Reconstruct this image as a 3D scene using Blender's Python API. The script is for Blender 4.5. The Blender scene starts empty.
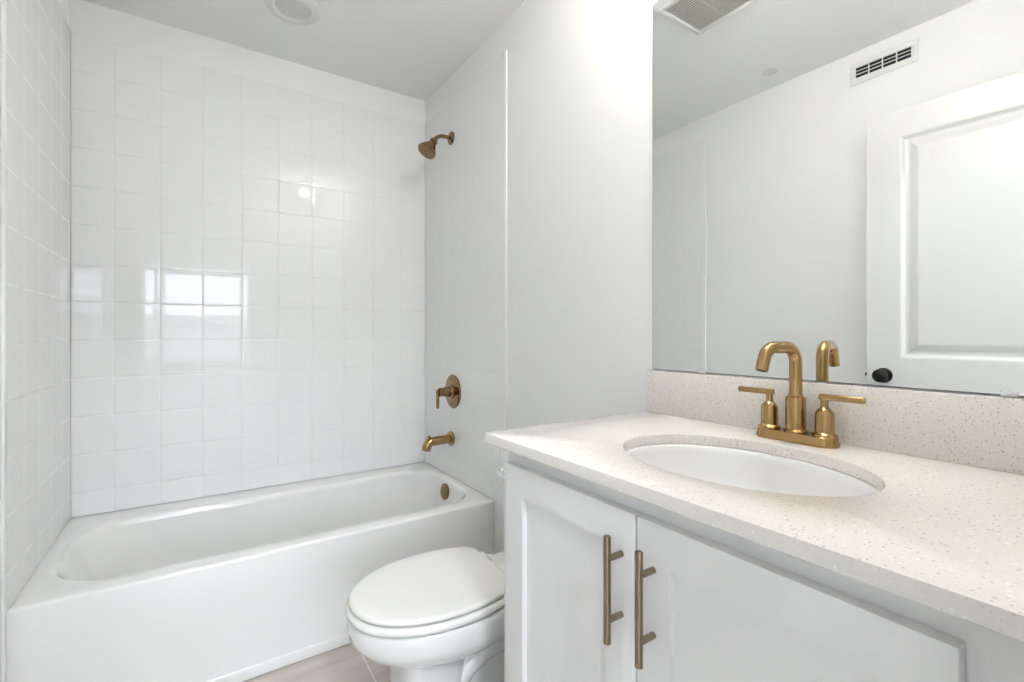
import bpy, bmesh, math, random
from mathutils import Vector, Matrix
random.seed(7)
PI = math.pi
S = bpy.context.scene
COL = S.collection

# ------------------------------------------------------------------ camera
XC = 0.4163            # camera distance from the left wall
XR = 1.524             # right wall plane
D = 2.5597             # back wall plane
HC = 2.50              # ceiling
CH = 1.1455            # camera height
cam = bpy.data.cameras.new('camera')
cam.sensor_fit = 'HORIZONTAL'; cam.sensor_width = 36.0
cam.lens = 472.8 / 1024 * 36.0
cam.shift_y = -6.25 / 1024
cam.clip_start = 0.01
co = bpy.data.objects.new('camera', cam); COL.objects.link(co)
co.location = (XC, 0, CH)
co.rotation_euler = (PI/2, 0, -math.radians(33.755))
S.camera = co

# ------------------------------------------------------------------ view + world
S.view_settings.view_transform = 'Standard'
S.view_settings.look = 'None'
S.view_settings.gamma = 1.0
S.view_settings.use_curve_mapping = False
S.view_settings.exposure = 1.55
w = bpy.data.worlds.new('daylight'); S.world = w; w.use_nodes = True
wn = w.node_tree.nodes; wl = w.node_tree.links; wn.clear()
wo = wn.new('ShaderNodeOutputWorld'); wb = wn.new('ShaderNodeBackground')
wb.inputs[0].default_value = (0.82, 0.89, 1.0, 1); wb.inputs[1].default_value = 4.0
wl.new(wb.outputs[0], wo.inputs[0])
LAMP_E = 185.0         # globe lamp over the vanity
BED_E = 56.0           # fill lamp added in the bedroom

# ------------------------------------------------------------------ materials
def mat(name, col, rough=0.5, metal=0.0, coat=0.0, emis=None, estr=0.0, spec=None):
    m = bpy.data.materials.new(name); m.use_nodes = True
    b = m.node_tree.nodes['Principled BSDF']
    b.inputs['Base Color'].default_value = (*col, 1)
    b.inputs['Roughness'].default_value = rough
    b.inputs['Metallic'].default_value = metal
    b.inputs['Coat Weight'].default_value = coat
    b.inputs['Coat Roughness'].default_value = 0.05
    if spec is not None: b.inputs['Specular IOR Level'].default_value = spec
    if emis:
        b.inputs['Emission Color'].default_value = (*emis, 1); b.inputs['Emission Strength'].default_value = estr
    return m
def nodes(m):
    nt = m.node_tree
    return nt, nt.nodes, nt.links, nt.nodes['Principled BSDF']
def add_bump(m, scale, strength, dist=0.001, detail=3):
    nt, n, l, b = nodes(m)
    tc = n.new('ShaderNodeTexCoord'); no = n.new('ShaderNodeTexNoise'); bu = n.new('ShaderNodeBump')
    no.inputs['Scale'].default_value = scale; no.inputs['Detail'].default_value = detail
    bu.inputs['Strength'].default_value = strength; bu.inputs['Distance'].default_value = dist
    l.new(tc.outputs['Object'], no.inputs['Vector']); l.new(no.outputs[0], bu.inputs['Height']); l.new(bu.outputs[0], b.inputs['Normal'])
    return m
M = {}
M['paint'] = add_bump(mat('wall_paint', (0.875, 0.882, 0.872), 0.55, spec=0.3), 170, 0.35, 0.0012)
M['ceiling'] = add_bump(mat('ceiling_paint', (0.94, 0.942, 0.93), 0.7, spec=0.2), 120, 0.4, 0.0015)
M['tile'] = add_bump(mat('glazed_tile', (0.88, 0.885, 0.88), 0.03, spec=0.5), 9, 0.04, 0.003, 1)
M['grout'] = mat('grout', (0.82, 0.825, 0.82), 0.7)
M['enamel'] = mat('tub_enamel', (0.86, 0.86, 0.85), 0.10, coat=0.4)
M['china'] = mat('vitreous_china', (0.84, 0.842, 0.835), 0.06, coat=0.5)
M['seat'] = mat('seat_plastic', (0.80, 0.795, 0.775), 0.22)
M['cabinet'] = mat('cabinet_paint', (0.83, 0.825, 0.83), 0.38)
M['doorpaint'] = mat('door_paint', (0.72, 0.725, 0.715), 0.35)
M['trimpaint'] = mat('trim_paint', (0.86, 0.86, 0.85), 0.35)
M['chrome'] = mat('chrome', (0.75, 0.75, 0.76), 0.08, 1.0)
M['dark'] = mat('dark_gap', (0.02, 0.02, 0.02), 0.8)
M['black'] = mat('black_knob_metal', (0.012, 0.012, 0.012), 0.22, 0.6)
M['plastic'] = mat('white_plastic', (0.78, 0.785, 0.765), 0.4)
M['plasticgrey'] = mat('fan_grille_plastic', (0.50, 0.50, 0.46), 0.5)
M['mirror'] = mat('mirror_silver', (0.875, 0.885, 0.875), 0.0, 1.0)
M['mirroredge'] = mat('mirror_edge', (0.18, 0.19, 0.18), 0.25, 0.5)
M['rubber'] = mat('rubber', (0.06, 0.055, 0.05), 0.7)
M['sheer'] = mat('lamp_lens_off', (0.72, 0.72, 0.70), 0.35)
M['lamp'] = mat('lamp_lens', (0.9, 0.9, 0.9), 0.4, emis=(1.0, 0.97, 0.935), estr=LAMP_E)
M['bedfill'] = mat('bedroom_fill', (0.9, 0.9, 0.9), 0.4, emis=(0.90, 0.95, 1.0), estr=BED_E)
M['stucco'] = mat('stucco', (0.55, 0.56, 0.57), 0.9)
M['turf'] = mat('turf', (0.30, 0.34, 0.24), 0.9)
M['carpet'] = mat('bedroom_carpet', (0.60, 0.57, 0.53), 0.95)

def brushed(name, col, rough, col2):
    m = mat(name, col, rough, 1.0)
    nt, n, l, b = nodes(m)
    tc = n.new('ShaderNodeTexCoord'); mp = n.new('ShaderNodeMapping'); no = n.new('ShaderNodeTexNoise')
    mp.inputs['Scale'].default_value = (1, 1, 6)
    no.inputs['Scale'].default_value = 60; no.inputs['Detail'].default_value = 4
    cr = n.new('ShaderNodeMix'); cr.data_type = 'RGBA'
    cr.inputs[6].default_value = (*col, 1); cr.inputs[7].default_value = (*col2, 1)
    l.new(tc.outputs['Object'], mp.inputs[0]); l.new(mp.outputs[0], no.inputs['Vector'])
    l.new(no.outputs[0], cr.inputs[0]); l.new(cr.outputs[2], b.inputs['Base Color'])
    mr = n.new('ShaderNodeMapRange'); mr.inputs[3].default_value = rough-0.02; mr.inputs[4].default_value = rough+0.02
    l.new(no.outputs[0], mr.inputs[0]); l.new(mr.outputs[0], b.inputs['Roughness'])
    return m
M['bronze'] = brushed('brushed_bronze', (0.43, 0.275, 0.125), 0.21, (0.41, 0.26, 0.115))
M['bronze2'] = brushed('aged_bronze', (0.30, 0.185, 0.095), 0.15, (0.25, 0.155, 0.08))
M['pull'] = brushed('champagne_pull', (0.30, 0.235, 0.17), 0.20, (0.29, 0.225, 0.165))

# speckled quartz
def quartz():
    m = mat('speckled_quartz', (0.85, 0.825, 0.79), 0.16, coat=0.15)
    nt, n, l, b = nodes(m)
    tc = n.new('ShaderNodeTexCoord')
    def vor(scale, r0, keep, col, prev):
        v = n.new('ShaderNodeTexVoronoi'); v.inputs['Scale'].default_value = scale
        l.new(tc.outputs['Object'], v.inputs['Vector'])
        lt = n.new('ShaderNodeMapRange'); lt.inputs[1].default_value = r0; lt.inputs[2].default_value = r0*0.6
        l.new(v.outputs['Distance'], lt.inputs[0])
        sp = n.new('ShaderNodeSeparateColor'); l.new(v.outputs['Color'], sp.inputs[0])
        k = n.new('ShaderNodeMath'); k.operation = 'LESS_THAN'; k.inputs[1].default_value = keep; l.new(sp.outputs[0], k.inputs[0])
        a = n.new('ShaderNodeMath'); a.operation = 'MULTIPLY'; l.new(lt.outputs[0], a.inputs[0]); l.new(k.outputs[0], a.inputs[1])
        s2 = n.new('ShaderNodeMath'); s2.operation = 'MULTIPLY'; s2.inputs[1].default_value = 0.8
        l.new(a.outputs[0], s2.inputs[0])
        mx = n.new('ShaderNodeMix'); mx.data_type = 'RGBA'; mx.inputs[7].default_value = (*col, 1)
        l.new(s2.outputs[0], mx.inputs[0]); l.new(prev, mx.inputs[6])
        return mx.outputs[2]
    no = n.new('ShaderNodeTexNoise'); no.inputs['Scale'].default_value = 260; no.inputs['Detail'].default_value = 3
    l.new(tc.outputs['Object'], no.inputs['Vector'])
    c = n.new('ShaderNodeMix'); c.data_type = 'RGBA'
    c.inputs[6].default_value = (0.775, 0.74, 0.70, 1); c.inputs[7].default_value = (0.85, 0.82, 0.785, 1)
    l.new(no.outputs[0], c.inputs[0])
    o = c.outputs[2]
    o = vor(290, 0.38, 0.35, (0.66, 0.62, 0.57), o)
    o = vor(215, 0.37, 0.14, (0.41, 0.36, 0.31), o)
    o = vor(120, 0.30, 0.16, (0.93, 0.93, 0.92), o)
    l.new(o, b.inputs['Base Color'])
    return m
M['quartz'] = quartz()

def floor_mat():
    m = mat('floor_tile', (0.5, 0.46, 0.42), 0.35)
    nt, n, l, b = nodes(m)
    tc = n.new('ShaderNodeTexCoord'); mp = n.new('ShaderNodeMapping')
    mp.inputs['Location'].default_value = (-0.148, 0.10, 0)
    l.new(tc.outputs['Object'], mp.inputs[0])
    br = n.new('ShaderNodeTexBrick'); br.offset = 0.0; br.squash = 1
    br.inputs['Color1'].default_value = (0.55, 0.505, 0.465, 1); br.inputs['Color2'].default_value = (0.58, 0.535, 0.49, 1)
    br.inputs['Mortar'].default_value = (0.82, 0.80, 0.77, 1)
    br.inputs['Scale'].default_value = 1.0; br.inputs['Mortar Size'].default_value = 0.0022
    br.inputs['Mortar Smooth'].default_value = 0.2
    br.inputs['Brick Width'].default_value = 0.61; br.inputs['Row Height'].default_value = 0.61
    l.new(mp.outputs[0], br.inputs['Vector'])
    mp2 = n.new('ShaderNodeMapping'); mp2.inputs['Scale'].default_value = (1, 7, 1); l.new(tc.outputs['Object'], mp2.inputs[0])
    no = n.new('ShaderNodeTexNoise'); no.inputs['Scale'].default_value = 5; no.inputs['Detail'].default_value = 6
    l.new(mp2.outputs[0], no.inputs['Vector'])
    mr = n.new('ShaderNodeMapRange'); mr.inputs[1].default_value = 0.3; mr.inputs[2].default_value = 0.7
    mr.inputs[3].default_value = 0.88; mr.inputs[4].default_value = 1.1; l.new(no.outputs[0], mr.inputs[0])
    mx = n.new('ShaderNodeVectorMath'); mx.operation = 'SCALE'
    l.new(br.outputs[0], mx.inputs[0]); l.new(mr.outputs[0], mx.inputs['Scale'])
    l.new(mx.outputs[0], b.inputs['Base Color'])
    return m
M['floor'] = floor_mat()
def glass():
    m = bpy.data.materials.new('window_glass'); m.use_nodes = True
    n = m.node_tree.nodes; l = m.node_tree.links; n.clear()
    o = n.new('ShaderNodeOutputMaterial'); t = n.new('ShaderNodeBsdfTransparent'); g = n.new('ShaderNodeBsdfGlossy'); x = n.new('ShaderNodeMixShader')
    x.inputs[0].default_value = 0.05; g.inputs['Roughness'].default_value = 0.02
    l.new(t.outputs[0], x.inputs[1]); l.new(g.outputs[0], x.inputs[2]); l.new(x.outputs[0], o.inputs[0])
    return m
M['glass'] = glass()
M['clip'] = mat('clear_clip', (0.72, 0.73, 0.72), 0.15)

# ------------------------------------------------------------------ mesh helpers
def obj(name, bm, m, parent=None, smooth=None, mods=None):
    """link a bmesh as one object; geometry in world space, object origin at the base of its bounds"""
    bmesh.ops.recalc_face_normals(bm, faces=bm.faces)
    me = bpy.data.meshes.new(name)
    vs = [v.co for v in bm.verts]
    lo = Vector((min(v.x for v in vs), min(v.y for v in vs), min(v.z for v in vs)))
    hi = Vector((max(v.x for v in vs), max(v.y for v in vs), max(v.z for v in vs)))
    org = Vector(((lo.x+hi.x)/2, (lo.y+hi.y)/2, lo.z))
    KEEP = {'keep'}
    bmesh.ops.translate(bm, vec=-org, verts=bm.verts)
    if smooth is not None:
        for f in bm.faces: f.smooth = True
        for e in bm.edges:
            if len(e.link_faces) == 2 and e.calc_face_angle(0) > math.radians(smooth): e.smooth = False
    bm.to_mesh(me); bm.free()
    for mm in (m if isinstance(m, (list, tuple)) else [m]): me.materials.append(mm)
    o = bpy.data.objects.new(name, me); COL.objects.link(o)
    if parent is not None:
        o.parent = parent
        p = Vector((0, 0, 0)); q = parent
        while q is not None: p += q.location; q = q.parent
        o.location = org - p
    else:
        o.location = org
    return o
def empty(name, loc, label, cat, group=None):
    o = bpy.data.objects.new(name, None); COL.objects.link(o); o.location = loc; o.empty_display_size = 0.05
    return tag(o, label, cat, group)
def tag(o, label, cat, group=None, kind=None):
    o['label'] = label; o['category'] = cat
    if group: o['group'] = group
    if kind: o['kind'] = kind
    return o
def struct(name, bm, m, smooth=None, label=None):
    o = obj(name, bm, m, None, smooth); o['kind'] = 'structure'
    if label: o['label'] = label
    return o
def B(): return bmesh.new()
def box(bm, x0, x1, y0, y1, z0, z1, bev=0.0, seg=2, mi=0):
    r = bmesh.ops.create_cube(bm, size=1)
    vs = r['verts']
    for v in vs:
        v.co = Vector((x0 + (v.co.x+.5)*(x1-x0), y0 + (v.co.y+.5)*(y1-y0), z0 + (v.co.z+.5)*(z1-z0)))
    es = {e for v in vs for e in v.link_edges}
    fs = {f for v in vs for f in v.link_faces}
    for f in fs: f.material_index = mi
    if bev > 0:
        bmesh.ops.bevel(bm, geom=list(es), offset=bev, segments=seg, profile=0.5, affect='EDGES')
    return bm
def frame(d):
    d = d.normalized(); a = Vector((0, 0, 1)) if abs(d.z) < 0.9 else Vector((1, 0, 0))
    u = d.cross(a).normalized(); v = d.cross(u).normalized(); return u, v
def loft(bm, rings, closed=True, cap0=True, cap1=True, mi=0):
    R = [[bm.verts.new(p) for p in r] for r in rings]
    n = len(R[0])
    for a, b in zip(R, R[1:]):
        for i in range(n if closed else n-1):
            f = bm.faces.new((a[i], a[(i+1) % n], b[(i+1) % n], b[i])); f.material_index = mi
    if cap0: bm.faces.new(R[0]).material_index = mi
    if cap1: bm.faces.new(R[-1]).material_index = mi
    return R
def lathe(bm, p, d, prof, seg=40, mi=0, cap0=True, cap1=True):
    """prof: list of (distance along d, radius)"""
    p = Vector(p); d = Vector(d).normalized(); u, v = frame(d)
    rings = []
    for t, r in prof:
        rings.append([p + d*t + (u*math.cos(2*PI*i/seg) + v*math.sin(2*PI*i/seg))*max(r, 1e-5) for i in range(seg)])
    loft(bm, rings, True, cap0, cap1, mi)
    return bm
def tube(bm, pts, rad, seg=20, caps=True):
    pts = [Vector(p) for p in pts]
    n = len(pts); rad = rad if isinstance(rad, (list, tuple)) else [rad]*n
    T = [((pts[min(i+1, n-1)]-pts[max(i-1, 0)]).normalized()) for i in range(n)]
    u, v = frame(T[0]); rings = []
    for i in range(n):
        if i:
            u = (u - T[i]*u.dot(T[i])).normalized()
        v = T[i].cross(u)
        rings.append([pts[i] + (u*math.cos(2*PI*k/seg)+v*math.sin(2*PI*k/seg))*rad[i] for k in range(seg)])
    loft(bm, rings, True, caps, caps)
    return bm
def arc(c, a, b, r, t0, t1, n=10):
    c = Vector(c); a = Vector(a); b = Vector(b)
    return [c + (a*math.cos(t0+(t1-t0)*i/n) + b*math.sin(t0+(t1-t0)*i/n))*r for i in range(n+1)]

# ================================================================== SETTING
TT = 0.008
Y0 = 0.06              # inner face of the front wall
YO = -0.06             # outer face of the front wall (bedroom side)
DX0, DX1 = 0.045, 0.835  # doorway
DH = 2.13
struct('floor', box(B(), -0.1, XR+0.1, YO, D+0.1, -0.05, 0), M['floor'])
struct('ceiling', box(B(), -0.1, XR+0.1, YO, D+0.1, HC, HC+0.05), M['ceiling'])
wallL = struct('wall_left', box(B(), -0.1, -TT, Y0, D+0.1, 0, HC), M['paint'])
wallR = struct('wall_right', box(B(), XR, XR+0.1, Y0, D+0.1, 0, HC), M['paint'])
wallB = struct('wall_back', box(B(), -TT, XR, D, D+0.1, 0, HC), M['paint'])
bm = B()
box(bm, -0.1, DX0, YO, Y0, 0, HC); box(bm, DX1, XR+0.1, YO, Y0, 0, HC); box(bm, DX0, DX1, YO, Y0, DH, HC)
struct('wall_front', bm, M['paint'])

# tiles: real pillow-edged 6 inch squares, each a hair out of true
P = 0.1545; TH = 2.3605; RIM = 0.41; TT = 0.008
def tile_field(name, parent, org, U, V, N, us, vs, dp=1.0):
    """org + U*u + V*v; N = outward normal. us, vs = lists of grid lines (m)"""
    bm = B(); g = 0.0006
    org = Vector(org); U = Vector(U); V = Vector(V); N = Vector(N)
    prof = [(0.0, -0.0018), (0.0005, -0.0007), (0.0015, -0.00025), (0.004, -0.00005), (0.009, 0.0)]
    for a0, a1 in zip(us, us[1:]):
        for b0, b1 in zip(vs, vs[1:]):
            x0, x1, y0, y1 = a0+g, a1-g, b0+g, b1-g
            if x1-x0 < 0.025 or y1-y0 < 0.025: continue
            ta = random.gauss(0, 0.0005*dp*dp); tb = random.gauss(0, 0.0005*dp*dp); cx, cy = (x0+x1)/2, (y0+y1)/2
            rings = []
            for ins, h in prof:
                ring = []
                for (x, y) in ((x0+ins, y0+ins), (x1-ins, y0+ins), (x1-ins, y1-ins), (x0+ins, y1-ins)):
                    hh = TT + h*dp + (x-cx)*ta + (y-cy)*tb
                    ring.append(org + U*x + V*y + N*hh)
                rings.append(ring)
            loft(bm, rings, True, False, True)
    o = obj(name, bm, M['tile'], parent, smooth=60)
    bm = B()
    c = [org + U*us[0] + V*vs[0], org + U*us[-1] + V*vs[0], org + U*us[-1] + V*vs[-1], org + U*us[0] + V*vs[-1]]
    loft(bm, [c, [q + N*(TT-0.0010*dp) for q in c]], True, True, True)
    obj('grout_bed', bm, M['grout'], parent)
    return o
def lines(lo, hi, start, p=P):
    L = [lo]; k = math.ceil((lo+0.012-start)/p)
    while start + k*p < hi-0.012: L.append(start+k*p); k += 1
    L.append(hi); return L
X0L = XC-0.2827 - P*0  # first vertical joint of the back wall
vs_full = sorted([TH-k*P for k in range(0, 13)] + [RIM+0.003])
vs_full = [v for v in vs_full if v >= RIM+0.003]
tile_field('wall_tile', wallB, (0, D, 0), (1, 0, 0), (0, 0, 1), (0, -1, 0), lines(0.0005, XR-TT+.0005, XC-0.2827), vs_full)
EL, ER = 1.76, 1.692    # front edges of the tile on left and right walls
tile_field('wall_tile', wallL, (-TT, 0, 0), (0, 1, 0), (0, 0, 1), (1, 0, 0), lines(D-TT-0.001-5*P, D-TT+0.0006, D-TT-0.001), vs_full, 0.18)
vs_floor = sorted([TH-k*P for k in range(0, 16)] + [0.003])
tile_field('wall_tile', wallR, (XR, 0, 0), (0, 1, 0), (0, 0, 1), (-1, 0, 0), lines(ER+0.012, D-TT-0.001, D-TT-0.001), vs_full, 0.3)
# tile leg that runs down to the floor in front of the tub, both sides
tile_field('wall_tile_leg', wallR, (XR, 0, 0), (0, 1, 0), (0, 0, 1), (-1, 0, 0), [ER+0.012, 1.790], [v for v in vs_floor if v < RIM+0.003] + [RIM+0.001])
bm = B(); box(bm, XR-TT-0.0004, XR, ER, ER+0.012, 0.0, TH, 0.0025, 3); obj('bullnose_edge', bm, M['trimpaint'], wallR, smooth=40)
bm = B(); box(bm, -TT, 0.0002, D-TT-0.001-5*P-0.012, D-TT-0.001-5*P, 0, TH, 0.002, 3); obj('bullnose_edge', bm, M['paint'], wallL, smooth=40)

# baseboards
def baseboard(name, x0, x1, y0, y1, axis):
    bm = B(); box(bm, x0, x1, y0, y1, 0, 0.105, 0.003, 2); box(bm, x0 if axis == 'l' else x0+0.004, x1-0.004 if axis == 'l' else x1, y0, y1, 0.105, 0.125, 0.003, 2)
    return struct(name, bm, M['trimpaint'])
baseboard('baseboard_right', XR-0.014, XR, 0.95, ER-0.001, 'r')
baseboard('baseboard_left', -TT, 0.006, 0.075, 1.766, 'l')

# doorway lining and bedroom-side casing
bm = B()
box(bm, DX0, DX0+0.018, YO, Y0, 0, DH, 0.001); box(bm, DX1-0.018, DX1, YO, Y0, 0, DH, 0.001); box(bm, DX0+0.018, DX1-0.018, YO, Y0, DH-0.018, DH, 0.001)
box(bm, DX0-0.06, DX0+0.004, YO-0.014, YO, 0, DH+0.06, 0.002); box(bm, DX1-0.004, DX1+0.06, YO-0.014, YO, 0, DH+0.06, 0.002); box(bm, DX0+0.004, DX1-0.004, YO-0.014, YO, DH-0.004, DH+0.06, 0.002)
struct('trim_doorway', bm, M['trimpaint'])

# the room behind the camera, with the window that shows in the glazed tile
BX0, BX1, BY, BH = -1.6, 2.6, -3.0, 2.5
bm = B(); box(bm, BX0-0.1, BX1+0.1, BY-0.1, YO, -0.05, 0); struct('floor_bedroom', bm, M['carpet'])
bm = B(); box(bm, BX0-0.1, BX1+0.1, BY-0.1, YO, BH, BH+0.05); struct('ceiling_bedroom', bm, M['ceiling'])
bm = B(); box(bm, BX0-0.1, BX0, BY, YO, 0, BH); struct('wall_bedroom_left', bm, M['paint'])
bm = B(); box(bm, BX1, BX1+0.1, BY, YO, 0, BH); struct('wall_bedroom_right', bm, M['paint'])
bm = B(); box(bm, BX0, -0.1, YO, YO+0.1, 0, BH); box(bm, XR+0.1, BX1, YO, YO+0.1, 0, BH); struct('wall_bedroom_near', bm, M['paint'])
WX0, WX1, WZ0, WZ1 = -0.98, 1.06, 0.705, 2.08
bm = B(); box(bm, BX0-0.1, WX0, BY-0.1, BY, 0, BH); box(bm, WX1, BX1+0.1, BY-0.1, BY, 0, BH)
box(bm, WX0, WX1, BY-0.1, BY, 0, WZ0); box(bm, WX0, WX1, BY-0.1, BY, WZ1, BH); struct('wall_bedroom_back', bm, M['paint'])
bm = B(); f = 0.04
box(bm, WX0, WX1, BY-0.07, BY-0.03, WZ0, WZ0+f, 0.003); box(bm, WX0, WX1, BY-0.07, BY-0.03, WZ1-f, WZ1, 0.003)
box(bm, WX0, WX0+f, BY-0.07, BY-0.03, WZ0+f, WZ1-f, 0.003); box(bm, WX1-f, WX1, BY-0.07, BY-0.03, WZ0+f, WZ1-f, 0.003)
box(bm, -0.03, 0.03, BY-0.07, BY-0.03, WZ0+f, WZ1-f, 0.003)
box(bm, WX0+f, -0.03, BY-0.066, BY-0.034, 1.235, 1.275, 0.003); box(bm, 0.03, WX1-f, BY-0.066, BY-0.034, 1.235, 1.275, 0.003)
win = struct('window_1', bm, M['trimpaint'])
bm = B(); box(bm, WX0+f-0.005, WX1-f+0.005, BY-0.052, BY-0.048, WZ0+f-0.005, WZ1-f+0.005); obj('window_pane', bm, M['glass'], win)
bm = B(); box(bm, WX0-0.04, WX1+0.04, BY-0.03, BY+0.05, WZ0-0.02, WZ0, 0.003); obj('window_sill', bm, M['trimpaint'], win)
bm = B(); box(bm, -12, 14, -25, BY-0.1, -0.12, -0.05); o = struct('ground', bm, M['turf'])
bm = B(); box(bm, -9, 11, -7.2, -7.0, -0.05, 1.62, 0.01); struct('wall_garden', bm, M['stucco'])
# daylight portal of that window (guides the sampling of the sky only)
pl = bpy.data.lights.new('window_portal', 'AREA'); pl.shape = 'RECTANGLE'; pl.size = WX1-WX0; pl.size_y = WZ1-WZ0
pl.cycles.is_portal = True
po = bpy.data.objects.new('window_portal', pl); COL.objects.link(po); po.location = ((WX0+WX1)/2, BY-0.085, (WZ0+WZ1)/2)
po.rotation_euler = (PI/2, 0, PI)   # its -z axis points to +y, into the room

# ================================================================== BEDROOM FILL LAMP (added to light the bathroom through the doorway)
t = empty('added_fill_lamp', (0.5, -0.95, BH), 'unseen round fill lamp added in the room beyond the doorway', 'ceiling lamp')
bm = B(); lathe(bm, (0.5, -0.95, BH), (0, 0, -1), [(0, .17), (.02, .175), (.028, .17)]); obj('fill_lamp_base', bm, M['plastic'], t, 40)
bm = B(); lathe(bm, (0.5, -0.95, BH-.026), (0, 0, -1), [(0, .16), (.02, .155), (.045, .12), (.06, .06), (.064, .0)]); obj('fill_lamp_dome', bm, M['bedfill'], t, 40)

# ================================================================== DOOR (open, against the left wall)
def door_slab():
    # local coords: hinge at origin, slab runs along +y (width), thickness along +x
    Wd, H, T = 0.815, 2.105, 0.035
    bm = B()
    st = 0.118; rails = [(0, 0.20), (0.875, 1.03), (H-0.115, H)]
    def panelface(side):
        xs = 0.0 if side < 0 else T
        sg = side
        def q(y0, y1, z0, z1, x):
            vs = [bm.verts.new((x, y, z)) for y, z in ((y0, z0), (y1, z0), (y1, z1), (y0, z1))]
            return vs
        # flat stiles and rails with holes
        ys = [0, st, Wd-st, Wd]; zs = [0, rails[0][1], rails[1][0], rails[1][1], rails[2][0], H]
        for i in range(3):
            for j in range(5):
                if i == 1 and j in (1, 3):
                    y0, y1, z0, z1 = ys[1], ys[2], zs[j], zs[j+1]
                    prof = [(0, 0), (0.006, -0.001), (0.018, -0.010), (0.026, -0.011), (0.034, -0.0105), (0.060, -0.003), (0.066, -0.0025)]
                    rr = []
                    for ins, h in prof:
                        x = xs + sg*h
                        rr.append([Vector((x, y0+ins, z0+ins)), Vector((x, y1-ins, z0+ins)), Vector((x, y1-ins, z1-ins)), Vector((x, y0+ins, z1-ins))])
                    loft(bm, rr, True, False, True)
                else:
                    bm.faces.new(q(ys[i], ys[i+1], zs[j], zs[j+1], xs))
    panelface(1); panelface(-1)
    # edges
    c = [(0, 0), (Wd, 0), (Wd, H), (0, H)]
    for k in range(4):
        (y0, z0), (y1, z1) = c[k], c[(k+1) % 4]
        bm.faces.new([bm.verts.new(v) for v in ((0, y0, z0), (T, y0, z0), (T, y1, z1), (0, y1, z1))])
    bmesh.ops.remove_doubles(bm, verts=bm.verts, dist=1e-5)
    return bm, Wd, H, T
bm, Wd, H, T = door_slab()
bmesh.ops.recalc_face_normals(bm, faces=bm.faces)
me = bpy.data.meshes.new('door_1'); bm.to_mesh(me); bm.free(); me.materials.append(M['doorpaint'])
door = bpy.data.objects.new('door_1', me); COL.objects.link(door); door['kind'] = 'structure'
door['label'] = 'white two-panel interior door with a black knob, swung open against the left wall'
door.location = (0.030, Y0+0.012, 0.012); door.rotation_euler = (0, 0, math.radians(-2.6))
def dchild(name, bm, m, smooth=None, parent=door):
    bmesh.ops.recalc_face_normals(bm, faces=bm.faces)
    if smooth:
        for f in bm.faces: f.smooth = True
        for e in bm.edges:
            if len(e.link_faces) == 2 and e.calc_face_angle(0) > math.radians(smooth): e.smooth = False
    me = bpy.data.meshes.new(name); bm.to_mesh(me); bm.free(); me.materials.append(m)
    o = bpy.data.objects.new(name, me); COL.objects.link(o); o.parent = parent; return o
ky, kz = Wd-0.062, 0.955
bm = B(); lathe(bm, (T, ky, kz), (1, 0, 0), [(0, .033), (.004, .033), (.007, .030), (.009, .020), (.011, .0135), (.028, .013), (.032, .020), (.040, .0275), (.050, .029), (.058, .025), (.063, .014), (.064, .0)], 36)
dchild('door_handle', bm, M['black'], 40)
bm = B(); box(bm, 0.006, T-0.006, Wd-0.001, Wd+0.001, kz-0.028, kz+0.028); box(bm, 0.011, T-0.011, Wd+0.001, Wd+0.010, kz-0.008, kz+0.008, 0.002)
dchild('latch', bm, M['black'], None)
for hz in (0.22, 1.03, 1.84):
    bm = B(); lathe(bm, (T*0.5, -0.004, hz-0.045), (0, 0, 1), [(0, .004), (.002, .0055), (.088, .0055), (.09, .004)], 12); dchild('hinge', bm, M['black'], 40)

# ================================================================== BATHTUB
TY0 = D-0.767; TX0, TX1, TY1 = -TT+.0005, XR-0.0005, D-0.0005
def rrect(cx0, cx1, cy0, cy1, rl, rr_, n=14, z=0.0, rl2=None, rr2=None):
    """rounded rectangle, radii left / right, counter-clockwise from right-front corner"""
    pts = []
    cs = [((cx1-rr_, cy0+rr_), rr_, -PI/2, 0), ((cx1-rr_, cy1-rr_), rr_, 0, PI/2), ((cx0+rl, cy1-rl), rl, PI/2, PI), ((cx0+rl, cy0+rl), rl, PI, 3*PI/2)]
    corners = []
    for (c, r, a0, a1) in cs:
        corners.append([(c[0]+r*math.cos(a0+(a1-a0)*i/n), c[1]+r*math.sin(a0+(a1-a0)*i/n)) for i in range(n+1)])
    out = []
    for k in range(4):
        a = corners[k]; b = corners[(k+1) % 4]
        out += a
        m = 8
        p0, p1 = a[-1], b[0]
        for i in range(1, m): out.append((p0[0]+(p1[0]-p0[0])*i/m, p0[1]+(p1[1]-p0[1])*i/m))
    return [Vector((x, y, z)) for x, y in out]
bm = B()
e = 0.0005
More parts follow.
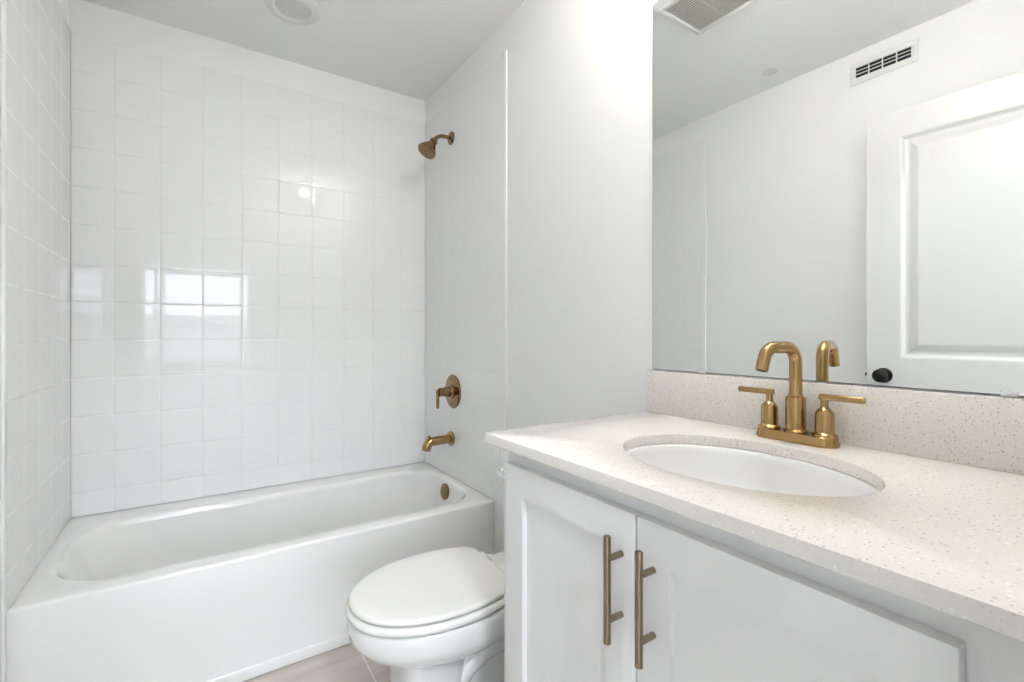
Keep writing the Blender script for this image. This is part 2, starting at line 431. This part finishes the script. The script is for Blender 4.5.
R = [
    rrect(TX0, TX1, TY0, TY1, e, e, z=0.0),
    rrect(TX0, TX1, TY0, TY1, e, e, z=0.30),
    rrect(TX0, TX1, TY0, TY1, e, e, z=RIM-0.012),
    rrect(TX0, TX1, TY0+0.0008, TY1, e, e, z=RIM-0.008),
    rrect(TX0, TX1, TY0+0.0028, TY1, e, e, z=RIM-0.0036),
    rrect(TX0, TX1, TY0+0.006, TY1, e, e, z=RIM-0.0010),
    rrect(TX0, TX1, TY0+0.010, TY1, e, e, z=RIM),
    rrect(0.034, 1.488, 1.862, 2.452, .20, .15, z=RIM-0.001),
    rrect(0.040, 1.482, 1.868, 2.446, .20, .15, z=RIM-0.003),
    rrect(0.048, 1.474, 1.876, 2.438, .20, .15, z=RIM-0.011),
    rrect(0.060, 1.470, 1.879, 2.435, .20, .15, z=RIM-0.030),
    rrect(0.105, 1.460, 1.884, 2.431, .20, .15, z=RIM-0.11),
    rrect(0.165, 1.450, 1.892, 2.424, .19, .14, z=RIM-0.20),
    rrect(0.215, 1.436, 1.904, 2.412, .18, .14, z=RIM-0.265),
    rrect(0.262, 1.412, 1.928, 2.388, .16, .13, z=RIM-0.305),
    rrect(0.320, 1.375, 1.972, 2.340, .14, .11, z=RIM-0.325),
    rrect(0.420, 1.320, 2.03, 2.28, .11, .09, z=RIM-0.331),
]
loft(bm, R, True, True, True)
tub = obj('bathtub', bm, M['enamel'], None, smooth=50)
tag(tub, 'white alcove bathtub with a plain apron under the tiled shower wall', 'bathtub')
bm = B(); box(bm, TX0+0.012, TX1-0.004, TY0-0.006, TY0+0.004, 0.002, 0.042, 0.004, 3); obj('apron_ledge', bm, M['enamel'], tub, smooth=40)
bm = B()
ovx, ovy, ovz = 1.4685, 2.175, 0.353
od = Vector((-1, 0, 0.10)).normalized()
lathe(bm, (ovx, ovy, ovz), od, [(-.012, .030), (.004, .040), (.010, .0405), (.013, .037), (.0135, .0)], 40)
o = obj('overflow_cover', bm, M['bronze2'], tub, smooth=35); o['label'] = 'round bronze overflow cover'
bm = B(); lathe(bm, (1.27, 2.155, RIM-0.3315), (0, 0, 1), [(0, .034), (.003, .034), (.005, .028), (.005, .022), (.010, .020), (.0105, 0)], 32)
o = obj('drain', bm, M['bronze2'], tub, smooth=35); o['label'] = 'bronze tub drain'

# ================================================================== SHOWER FITTINGS
FW = XR - TT - 0.0005   # tile face
SY = 2.208
t = empty('wall_shower', (FW, SY, 2.165), 'small bell-shaped bronze shower head on a bent arm high on the tiled wall', 'shower head')
bm = B(); lathe(bm, (FW, SY, 2.162), (-1, 0, 0), [(0, .034), (.004, .034), (.010, .027), (.013, .014), (.014, .0)], 36); obj('flange', bm, M['bronze2'], t, 35)
A = Vector((FW, SY, 2.162))
p0 = [A, A+Vector((-.03, 0, 0)), A+Vector((-.045, 0, -.0005))]
ang = math.radians(54)
arcs = arc(A+Vector((-.045, 0, -.055)), (-1, 0, 0), (0, 0, 1), .055, PI/2, PI/2-ang, 8)
enddir = Vector((-math.cos(ang), 0, -math.sin(ang)))
last = arcs[-1]; pts = p0[:2] + arcs + [last + enddir*0.012]
bm = B(); tube(bm, pts, 0.0095, 20); obj('shower_arm', bm, M['bronze2'], t, 35)
hb = last + enddir*0.008; hd = Vector((-math.cos(math.radians(57)), 0, -math.sin(math.radians(57))))
hs = [(0, .012), (.004, .0165), (.012, .0175), (.016, .0145), (.020, .0165), (.030, .022), (.045, .032), (.055, .037), (.060, .0395), (.064, .041), (.070, .041), (.0735, .038)]
bm = B(); lathe(bm, hb, hd, [(t_*1.2, r_*1.17) for t_, r_ in hs], 40, cap1=False)
lathe(bm, hb+hd*.0872, hd, [(0, .0445), (.0005, .0440), (.0006, 0)], 40)
hh = obj('shower_head', bm, M['bronze2'], t, 35)
bm = B()
u, v = frame(hd)
for ring, cnt in ((.009, 6), (.021, 12), (.034, 18)):
    for i in range(cnt):
        a = 2*PI*i/cnt; c = hb + hd*.0875 + (u*math.cos(a)+v*math.sin(a))*ring
        lathe(bm, c, hd, [(0, .0018), (.0022, .0012), (.0024, 0)], 8)
o = obj('spray_nozzles', bm, M['rubber'], hh); o['label'] = 'dark rubber spray nozzles'

VY, VZ = 2.188, 0.855
t = empty('shower_valve', (FW, VY, VZ), 'round bronze shower valve plate with a lever handle above the tub spout', 'shower valve')
bm = B(); lathe(bm, (FW, VY, VZ), (-1, 0, 0), [(0, .086), (.003, .087), (.006, .084), (.0085, .074), (.0095, .0)], 48); pl_ = obj('valve_plate', bm, M['bronze2'], t, 30)
for sg in (-1, 1):
    bm = B(); lathe(bm, (FW-.0088, VY, VZ+sg*.064), (-1, 0, 0), [(0, .006), (.002, .0055), (.0025, 0)], 16); obj('screw', bm, M['bronze2'], pl_, 35)
bm = B(); lathe(bm, (FW-.0085, VY, VZ), (-1, 0, 0), [(0, .035), (.006, .034), (.012, .028), (.014, .0262), (.040, .0262), (.043, .023), (.045, .0225), (.070, .0225), (.073, .019), (.0735, 0)], 40); hb_ = obj('valve_hub', bm, M['bronze2'], t, 35)
bm = B(); box(bm, FW-.0935, FW-.0815, VY-.0085, VY+.0085, VZ-.082, VZ+.014, .0035, 3)
lathe(bm, (FW-.070, VY, VZ), (-1, 0, 0), [(0, .011), (.014, .011)], 20); obj('lever', bm, M['bronze2'], t, 35)

TYY, TZ = 2.205, 0.610
t = empty('tub_spout', (FW, TYY, TZ), 'bronze tub spout with a small pull-up diverter, below the shower valve', 'tub spout')
bm = B(); lathe(bm, (FW, TYY, TZ), (-1, 0, 0), [(0, .036), (.003, .037), (.012, .037), (.014, .034), (.015, 0)], 40); obj('flange', bm, M['bronze'], t, 35)
bm = B()
pts = [Vector((FW-.010, TYY, TZ)), Vector((FW-.02, TYY, TZ)), Vector((FW-.10, TYY, TZ-.002))] + arc((FW-.108, TYY, TZ-.034), (-1, 0, 0), (0, 0, 1), .031, PI/2-.1, .12, 8) + [Vector((FW-.142, TYY, TZ-.045))]
tube(bm, pts, [.0235, .0235, .0228] + [.0225]*9 + [.022], 28); obj('spout_body', bm, M['bronze'], t, 35)
bm = B(); lathe(bm, (FW-.126, TYY, TZ+.014), (0, 0, 1), [(0, .004), (.006, .004), (.007, .0075), (.013, .008), (.0145, .006), (.015, 0)], 20); obj('diverter', bm, M['bronze'], t, 35)

# ================================================================== CEILING FITTINGS
cx, cy = 0.749, 2.125
t = empty('ceiling_light', (cx, cy, HC), 'round white flush light, switched off, on the ceiling above the tub', 'ceiling light')
bm = B(); lathe(bm, (cx, cy, HC), (0, 0, -1), [(0, .104), (.004, .106), (.010, .102), (.016, .088), (.017, .078), (.013, .070), (.006, .066)], 56, cap1=False); obj('trim_ring', bm, M['plastic'], t, 30)
bm = B(); lathe(bm, (cx, cy, HC-.001), (0, 0, -1), [(0, .068), (.006, .067), (.010, .055), (.0115, .03), (.012, 0)], 48); obj('lens', bm, M['sheer'], t, 30)

t = empty('exhaust_fan', (.885, 1.16, HC), 'square louvred exhaust fan grille on the ceiling, seen in the mirror top', 'exhaust fan')
fx0, fx1, fy0, fy1 = .745, 1.025, 1.02, 1.30
bm = B(); b_ = .022
for a in ((fx0, fx1, fy0, fy0+b_), (fx0, fx1, fy1-b_, fy1), (fx0, fx0+b_, fy0+b_, fy1-b_), (fx1-b_, fx1, fy0+b_, fy1-b_)): box(bm, *a, HC-.014, HC-.0005, .004, 2)
obj('grille_frame', bm, M['plastic'], t, 35)
bm = B(); box(bm, fx0+b_, fx1-b_, fy0+b_, fy1-b_, HC-.003, HC-.001); obj('fan_cavity_shade', bm, M['dark'], t)  # near-black sheet under the ceiling, the cavity's shade put into its colour
n = 18
for i in range(n):
    x = fx0+b_ + (i+.5)*(fx1-fx0-2*b_)/n
    bm = B()
    q = [Vector((x-.0036, 0, HC-.0120)), Vector((x+.0036, 0, HC-.0105)), Vector((x+.0036, 0, HC-.0092)), Vector((x-.0036, 0, HC-.0107))]
    loft(bm, [[v + Vector((0, fy0+b_, 0)) for v in q], [v + Vector((0, fy1-b_, 0)) for v in q]])
    obj('slat', bm, M['plasticgrey'], t)
for k in (1,):
    y = fy0+b_ + k*(fy1-fy0-2*b_)/2
    bm = B(); box(bm, fx0+b_, fx1-b_, y-.001, y+.001, HC-.0122, HC-.004); obj('grille_bar', bm, M['plasticgrey'], t)

bm = B(); lathe(bm, (.163, 1.282, HC), (0, 0, -1), [(0, .036), (.003, .038), (.005, .036), (.006, 0)], 32)
tag(obj('ceiling_cover_plate', bm, M['plastic'], None, 30), 'tiny round blank cover plate on the ceiling, seen in the mirror', 'cover plate')

# air register on the left wall
t = empty('air_register', (-TT, .86, 2.345), 'white rectangular air register with dark slots, high on the wall above the open door', 'air vent')
ry0, ry1, rz0, rz1 = .731, .990, 2.343, 2.445
iy0, iy1, iz0, iz1 = ry0+.024, ry1-.024, rz0+.027, rz1-.027
bm = B()
for a in ((ry0, ry1, rz0, iz0), (ry0, ry1, iz1, rz1), (ry0, iy0, iz0, iz1), (iy1, ry1, iz0, iz1)): box(bm, -TT+.0003, .0, *a, .0015, 2)
obj('register_frame', bm, M['plastic'], t, 35)
bm = B(); box(bm, -TT+.0003, -TT+.0015, iy0, iy1, iz0, iz1); obj('duct_shade', bm, M['dark'], t)  # flat dark sheet on the wall, painted as the shade inside the duct
for k in (1, 2, 3):
    y = iy0 + k*(iy1-iy0)/4; bm = B(); box(bm, -TT+.0015, -TT+.0075, y-.0018, y+.0018, iz0, iz1); obj('divider', bm, M['plastic'], t)
for k in (1, 2):
    z = iz0 + k*(iz1-iz0)/3
    bm = B(); q = [Vector((.0040, 0, z-.0012)), Vector((.0070, 0, z-.0014)), Vector((.0070, 0, z+.0014)), Vector((.0040, 0, z+.0012))]
    loft(bm, [[v+Vector((-TT, iy0, 0)) for v in q], [v+Vector((-TT, iy1, 0)) for v in q]]); obj('louver', bm, M['plastic'], t)

# ================================================================== LAMPS OVER THE VANITY
lx, ly = 1.225, 0.58
t = empty('globe_lamp', (lx, ly, HC), 'small brass ceiling lamp with a round opal globe over the vanity', 'ceiling lamp')
bm = B(); lathe(bm, (lx, ly, HC), (0, 0, -1), [(0, .055), (.006, .056), (.012, .050), (.018, .012), (.040, .010), (.046, .020), (.054, .021)], 40); obj('canopy', bm, M['bronze'], t, 30)
bm = B(); lathe(bm, (lx, ly, HC-.050), (0, 0, -1), [(.032-.032*math.cos(a_*PI/16), .032*math.sin(a_*PI/16)) for a_ in range(17)], 32); obj('globe', bm, M['lamp'], t, 60)

# ================================================================== VANITY
CF = XC + 0.5445      # counter front
CT = 0.9235           # counter top
CY0, CY1 = Y0+0.001, 0.926
CTK = 0.022
BSP = 0.12
CB = CT-CTK
FX = CF + 0.036       # face frame plane
DXF = CF + 0.017      # door front plane
t = empty('vanity_cabinet', (1.24, .49, 0), 'pale grey shaker vanity cabinet with two doors under the sink counter', 'cabinet')
ky0, ky1 = Y0+0.002, 0.899
bm = B()
box(bm, FX, FX+.02, ky0, ky1, .10, CB-.0005)                    # face frame blank
box(bm, FX+.02, XR-.001, ky1-.016, ky1, 0.0, CB-.0005)          # side panels
box(bm, FX+.02, XR-.001, ky0, ky0+.016, 0.0, CB-.0005)
box(bm, FX+.02, XR-.001, ky0+.016, ky1-.016, .10, .115)
cab = obj('cabinet_body', bm, M['cabinet'], t)
bm = B(); box(bm, FX+.065, FX+.08, ky0+.016, ky1-.016, 0, .10); obj('toe_kick', bm, M['cabinet'], t)
DZ1, DZ0 = .8675, .135
def shaker(y0, y1, hy):
    bm = B(); st = .060; th = .0185
    x0 = DXF; x1 = DXF+th
    e = .0015
    def rc(x, i, o_=0): return [Vector((x, y0+i, DZ0+i)), Vector((x, y1-i, DZ0+i)), Vector((x, y1-i, DZ1-i)), Vector((x, y0+i, DZ1-i))]
    loft(bm, [rc(x1, st), rc(x1, 0), rc(x0+e, 0), rc(x0+e*.3, e*.3), rc(x0, e), rc(x0, st), rc(x0+.0115, st+.0004), rc(x1, st)], True, False, False)
    bmesh.ops.remove_doubles(bm, verts=bm.verts, dist=1e-6)
    d = obj('door', bm, M['cabinet'], t, 35)
    bm = B(); box(bm, x0+.0112, x1-.002, y0+st-.002, y1-st+.002, DZ0+st-.002, DZ1-st+.002); obj('door_panel', bm, M['cabinet'], d)
    bm = B(); hz0, hz1 = .727, .894-.0
    hz0, hz1 = .727, .8935
    hz0 -= 0; 
    # bar and two posts
    bx = DXF-.032
    lo, hi = .667, .834
    lathe(bm, (bx, hy, lo-0.0), (0, 0, 1), [(0, .0045), (.0012, .0060), (hi-lo-.0012, .0060), (hi-lo, .0045)], 24)
    for z in (lo+.0355, hi-.0355):
        lathe(bm, (bx+.004, hy, z), (1, 0, 0), [(0, .0050), (DXF-bx-.0045, .0050)], 18)
    o = obj('handle', bm, M['pull'], d, 35); o['label'] = 'champagne bronze bar pull'
    # convert handle height: measured from the photograph
    return d
shaker(.4995, .862, .5270)
shaker(.128, .4960, .4640)

# countertop with elliptical cut-out
SKX, SKY, SKA, SKB = XC+0.808, 0.486, 0.167, 0.217   # centre, semi axis x, semi axis y
def ellipse(a, b, z, n=96, cx=SKX, cy=SKY): return [Vector((cx+a*math.cos(2*PI*i/n), cy+b*math.sin(2*PI*i/n), z)) for i in range(n)]
def rect_rays(x0, x1, y0, y1, z, n=96):
    out = []
    for i in range(n):
        a = 2*PI*i/n; dx, dy = math.cos(a)*SKA, math.sin(a)*SKB
        ts = []
        if dx > 1e-9: ts.append((x1-SKX)/dx)
        if dx < -1e-9: ts.append((x0-SKX)/dx)
        if dy > 1e-9: ts.append((y1-SKY)/dy)
        if dy < -1e-9: ts.append((y0-SKY)/dy)
        s = min(ts); out.append(Vector((SKX+dx*s, SKY+dy*s, z)))
    # snap nearest to real corners
    for c in ((x0, y0), (x1, y0), (x0, y1), (x1, y1)):
        k = min(range(n), key=lambda i: (out[i].x-c[0])**2+(out[i].y-c[1])**2); out[k] = Vector((c[0], c[1], z))
    return out
x0, x1, y0, y1 = CF, XR-.001, CY0, CY1
b = .0015
bm = B()
loft(bm, [ellipse(SKA+.0015, SKB+.0015, CB), ellipse(SKA, SKB, CB+.001), ellipse(SKA, SKB, CT-.002), ellipse(SKA+.0006, SKB+.0006, CT-.0006), ellipse(SKA+.002, SKB+.002, CT),
          rect_rays(x0+b, x1, y0, y1-b, CT), rect_rays(x0+b*.3, x1, y0, y1-b*.3, CT-b*.3), rect_rays(x0, x1, y0, y1, CT-b), rect_rays(x0, x1, y0, y1, CB+b), rect_rays(x0+b, x1, y0, y1-b, CB)], True, False, False)
# close underside
vs = list(bm.verts); n = 96
top = vs[:n]; bot = vs[-n:]
for i in range(n): bm.faces.new((bot[i], bot[(i+1) % n], top[(i+1) % n], top[i]))
tag(obj('countertop', bm, M['quartz'], None, 35), 'white speckled quartz vanity countertop with an oval cut-out for the sink', 'countertop')
bm = B(); box(bm, XR-.020, XR-.0005, CY0, CY1-.001, CT+.0003, CT+BSP, .0012, 2)
tag(obj('backsplash', bm, M['quartz'], None, 35), 'low speckled quartz backsplash strip between counter and mirror', 'backsplash')

# sink basin
bm = B(); zt = CB-.0001
rg = [ellipse(SKA+.022, SKB+.022, zt), ellipse(SKA+.004, SKB+.004, zt), ellipse(SKA-.004, SKB-.004, zt-.0003), ellipse(SKA-.007, SKB-.007, zt-.003), ellipse(SKA-.0095, SKB-.0095, zt-.015),
      ellipse(SKA-.018, SKB-.020, zt-.05), ellipse(SKA-.033, SKB-.040, zt-.085), ellipse(SKA-.058, SKB-.075, zt-.115), ellipse(SKA-.090, SKB-.125, zt-.133), ellipse(.030, .036, zt-.141), ellipse(.022, .022, zt-.143)]
outer = [ellipse(.03, .03, zt-.153), ellipse(SKA-.085, SKB-.12, zt-.145), ellipse(SKA-.05, SKB-.07, zt-.128), ellipse(SKA-.02, SKB-.03, zt-.09), ellipse(SKA-.004, SKB-.006, zt-.04), ellipse(SKA+.022, SKB+.022, zt-.012), ellipse(SKA+.022, SKB+.022, zt)]
loft(bm, rg, True, False, True)
loft(bm, outer, True, True, False)
bmesh.ops.remove_doubles(bm, verts=bm.verts, dist=1e-5)
sink = tag(obj('sink_basin', bm, M['china'], None, 50), 'white oval undermount sink bowl below the counter cut-out', 'sink')
bm = B(); lathe(bm, (SKX, SKY, zt-.1425), (0, 0, 1), [(0, .021), (.0015, .022), (.0025, .020), (.002, .012), (.005, .011), (.0055, 0)], 32); o = obj('drain', bm, M['bronze'], sink, 35); o['label'] = 'bronze sink drain'

# ================================================================== FAUCET
fx, fy = XC+1.042, 0.492
t = empty('faucet', (fx, fy, CT), 'brushed bronze centerset faucet with gooseneck spout and two lever handles', 'faucet')
def stadium(hl, r, z, n=16):
    pts = []
    for i in range(n+1): a = -PI*i/n + PI; pts.append(Vector((fx+r*math.cos(a), fy+hl+r*math.sin(a), z)))
    for i in range(n+1): a = -PI*i/n; pts.append(Vector((fx+r*math.cos(a), fy-hl+r*math.sin(a), z)))
    return pts
bm = B(); c = CT+.0003
loft(bm, [stadium(.0535, .0265, c), stadium(.0535, .0272, c+.002), stadium(.0535, .0268, c+.006), stadium(.0530, .0250, c+.010), stadium(.0530, .0246, c+.016), stadium(.0530, .0238, c+.0185), stadium(.0530, .0225, c+.0195)])
obj('base_plate', bm, M['bronze'], t, 35)
pz = c+.0195
bm = B(); lathe(bm, (fx, fy, pz-.001), (0, 0, 1), [(0, .0225), (.004, .0225), (.006, .0205), (.008, .0190), (.071, .0190), (.074, .0178), (.076, .0140), (.080, .0130)], 40)
obj('spout_base', bm, M['bronze'], t, 35)
rb = .033; top = CT+.1965; r = .0122
pts = [Vector((fx, fy, pz+.07)), Vector((fx, fy, pz+.10)), Vector((fx, fy, top-rb))]
pts += arc((fx-rb, fy, top-rb), (1, 0, 0), (0, 0, 1), rb, 0.15, PI/2, 8)
pts += [Vector((fx-rb-.017, fy, top-0.0005))]
ta = math.radians(76)
pts += [Vector((fx-rb-.026, fy, top))] + arc((fx-rb-.031, fy, top-rb*.95), (1, 0, 0), (0, 0, 1), rb*.95, PI/2, PI/2+ta, 8)
last = pts[-1]; dd = (pts[-1]-pts[-2]).normalized(); pts += [last+dd*.014, last+dd*.024]
phi = math.radians(-10); RZ = Matrix.Rotation(phi, 3, 'Z'); fc = Vector((fx, fy, 0))
pts = [fc + RZ @ (p-fc) for p in pts]; last = fc + RZ @ (last-fc); dd = RZ @ dd
bm = B(); tube(bm, pts, [r]*(len(pts)-2)+[r, r-.0002], 28); sp_ = obj('spout', bm, M['bronze'], t, 40)
bm = B(); lathe(bm, last+dd*.0235, dd, [(0, .0085), (.001, .0085), (.0012, 0)], 20); obj('aerator', bm, M['dark'], sp_, 35)
for sg in (1, -1):
    hy = fy + sg*.0545
    bm = B(); lathe(bm, (fx, hy, pz-.001), (0, 0, 1), [(0, .0215), (.005, .0215), (.007, .0190), (.009, .0170), (.045, .0165), (.049, .0155), (.055, .011), (.058, .0075), (.064, .0068), (.079, .0068)], 36)
    h_ = obj('handle', bm, M['bronze'], t, 35)
    bm = B(); a0, a1 = hy - sg*.009, hy + sg*.069
    box(bm, fx-.0062, fx+.0062, min(a0, a1), max(a0, a1), pz+.0720, pz+.0840, .0024, 3); obj('lever', bm, M['bronze'], h_, 35)

# ================================================================== MIRROR
MZ0, MZ1, MY0, MY1 = CT+BSP+.003, 2.103, Y0+.004, .914
mx = XR-.0065
t = empty('wall_mirror', (XR, .49, MZ0), 'large frameless wall mirror above the vanity backsplash', 'mirror')
bm = B(); box(bm, mx+.0006, XR-.0003, MY0, MY1, MZ0, MZ1); obj('mirror_back', bm, M['mirroredge'], t)
bm = B(); box(bm, mx, mx+.0005, MY0+.001, MY1-.0012, MZ0+.001, MZ1-.001); obj('mirror_glass', bm, M['mirror'], t)
for (y, z, s) in ((.752, MZ0, 1), (.19, MZ0, 1), (.752, MZ1, -1), (.19, MZ1, -1)):
    bm = B(); box(bm, mx-.0030, mx-.0003, y-.010, y+.010, z-.0018 if s > 0 else z-.008, z+.008 if s > 0 else z+.0018, .0012, 2)
    obj('mirror_clip', bm, M['clip'], t, 35)

# ================================================================== TOILET
TC = 1.220
def egg(xf, xb, w, z, wb=None, n=24):
    """toilet outline: elliptical front at xf, widest at 60 %, narrowing to a straight back edge of half width wb at xb"""
    wb = w*.76 if wb is None else min(wb, w*.98)
    xm = xf + (xb-xf)*.58
    bb = (xb-xm)/math.sqrt(max(1e-6, 1-(wb/w)**2))
    half = []
    for i in range(n+1):
        a = PI/2*i/n; half.append((xm-(xm-xf)*math.cos(a)**.96, w*math.sin(a)**.92))
    tmax = math.acos(wb/w); m = 10
    for i in range(1, m):
        a = tmax*i/m; half.append((xm+bb*math.sin(a), w*math.cos(a)))
    r = .014
    half += [(xb-r, wb+r*.25), (xb-r*.35, wb-r*.25), (xb, wb-r), (xb, wb*.5)]
    pts = [Vector((x, TC+y, z)) for x, y in half] + [Vector((xb, TC, z))] + [Vector((x, TC-y, z)) for x, y in reversed(half[1:])]
    return pts
t = empty('toilet', (1.15, TC, 0), 'white two-piece toilet with closed oval lid between tub and vanity', 'toilet')
bm = B()
loft(bm, [egg(.92, 1.09, .080, .292, .06), egg(.862, 1.12, .118, .302, .08), egg(.800, 1.18, .152, .320, .085), egg(.760, 1.23, .175, .344, .09), egg(.7415, 1.25, .1840, .368, .093), egg(.737, 1.25, .1860, .390, .095), egg(.737, 1.25, .1860, .414, .095), egg(.742, 1.25, .182, .4195, .095), egg(.80, 1.24, .14, .4205, .09)])
# pedestal: broad front foot
def ped(xf, xb, w, z, n=48):
    pts = []
    for i in range(n):
        a = 2*PI*i/n; c, s = math.cos(a), math.sin(a)
        pts.append(Vector(((xf+xb)/2 + (xb-xf)/2*math.copysign(abs(c)**.55, c), TC + w*math.copysign(abs(s)**.55, s), z)))
    return pts
loft(bm, [ped(.845, 1.035, .113, 0), ped(.846, 1.034, .112, .012), ped(.856, 1.030, .104, .03), ped(.860, 1.030, .103, .15), ped(.856, 1.035, .107, .29), ped(.848, 1.045, .114, .335)])
# narrower rear body with a trapway bulge
loft(bm, [ped(.97, 1.40, .105, 0), ped(.97, 1.40, .103, .02), ped(.98, 1.385, .082, .05), ped(.98, 1.37, .070, .12), ped(.98, 1.36, .075, .22), ped(.98, 1.36, .098, .32), ped(.98, 1.42, .095, .385), ped(1.02, 1.47, .098, .412), ped(1.02, 1.475, .098, .425), ped(1.03, 1.47, .094, .430)])
for sg in (-1, 1):
    pts = [Vector((.99, TC+sg*.062, .19)), Vector((1.04, TC+sg*.070, .245)), Vector((1.11, TC+sg*.072, .275)), Vector((1.18, TC+sg*.072, .265)), Vector((1.23, TC+sg*.070, .21)), Vector((1.25, TC+sg*.068, .14)), Vector((1.27, TC+sg*.066, .05))]
    # smooth it
    sm = []
    for i in range(len(pts)-1):
        for k in range(4):
            p_ = pts[max(i-1, 0)]; a = pts[i]; b2 = pts[i+1]; q_ = pts[min(i+2, len(pts)-1)]; s = k/4
            sm.append(0.5*((2*a) + (b2-p_)*s + (2*p_-5*a+4*b2-q_)*s*s + (-p_+3*a-3*b2+q_)*s**3))
    sm.append(pts[-1]); tube(bm, sm, .034, 20)
bowl = obj('bowl', bm, M['china'], t, 50)
for sg in (-1, 1):
    bm = B(); lathe(bm, (1.20, TC+sg*.088, .018), (0, 0, 1), [(0, .015), (.010, .014), (.016, .008), (.017, 0)], 20); obj('bolt_cap', bm, M['china'], bowl, 40)
# seat ring (closed; hole covered by the lid)
def ring_loft(bm, outer_fn, zs):
    rr = [outer_fn(o, z) for o, z in zs]; loft(bm, rr)
bm = B()
sf = lambda o, z: egg(.734-o, 1.169+o*.3, .1835+o, z, .134+o)
ring_loft(bm, sf, [(-.010, .4225), (-.003, .4250), (.001, .430), (.0, .437), (-.005, .4425), (-.012, .4440)])
obj('seat', bm, M['seat'], t, 50)
bm = B()
lf = lambda o, z: egg(.741-o, 1.162+o*.3, .1760+o, z, .130+o)
ring_loft(bm, lf, [(-.012, .4480), (-.001, .4490), (.0, .4530), (-.0015, .4570), (-.005, .4600), (-.012, .4615), (-.05, .4625)])
obj('lid', bm, M['seat'], t, 50)
for sg in (-1, 1):
    bm = B(); lathe(bm, (1.175, TC+sg*.075-.02, .441), (0, 1, 0), [(0, .009), (.002, .011), (.038, .011), (.04, .009)], 20); box(bm, 1.160, 1.195, TC+sg*.075-.018, TC+sg*.075+.018, .4305, .440, .003, 2); obj('hinge', bm, M['seat'], t, 40)
# tank
bm = B()
def tk(x0, x1, w, z, r=.03, n=8):
    pts = []
    for (cx_, cy_, a0) in ((x1-r, TC+w-r, 0), (x0+r, TC+w-r, PI/2), (x0+r, TC-w+r, PI), (x1-r, TC-w+r, 3*PI/2)):
        for i in range(n+1): a = a0+PI/2*i/n; pts.append(Vector((cx_+r*math.cos(a), cy_+r*math.sin(a), z)))
    return pts
TXF = 1.292
loft(bm, [tk(TXF+.03, 1.49, .150, .4405), tk(TXF+.012, 1.503, .168, .452), tk(TXF+.006, 1.507, .174, .470), tk(TXF, 1.508, .181, .62), tk(TXF-.002, 1.508, .184, .760), tk(TXF+.004, 1.50, .178, .7650)])
obj('tank', bm, M['china'], t, 50)
bm = B(); loft(bm, [tk(TXF-.008, 1.509, .190, .7655), tk(TXF-.012, 1.510, .194, .770), tk(TXF-.012, 1.510, .194, .790), tk(TXF-.007, 1.508, .189, .798), tk(TXF+.01, 1.50, .170, .801)]); obj('tank_lid', bm, M['china'], t, 50)
bm = B(); ly_, lz_ = TC+.150, .678
lathe(bm, (TXF+.002, ly_, lz_), (-1, 0, 0), [(0, .012), (.004, .012), (.006, .009), (.012, .007), (.018, .006)], 24)
tube(bm, [(TXF-.016, ly_+.006, lz_), (TXF-.018, ly_-.02, lz_-.002), (TXF-.022, ly_-.075, lz_-.010)], [.0065, .0065, .0045], 14)
o = obj('flush_lever', bm, M['chrome'], t, 40); o['label'] = 'chrome flush lever'
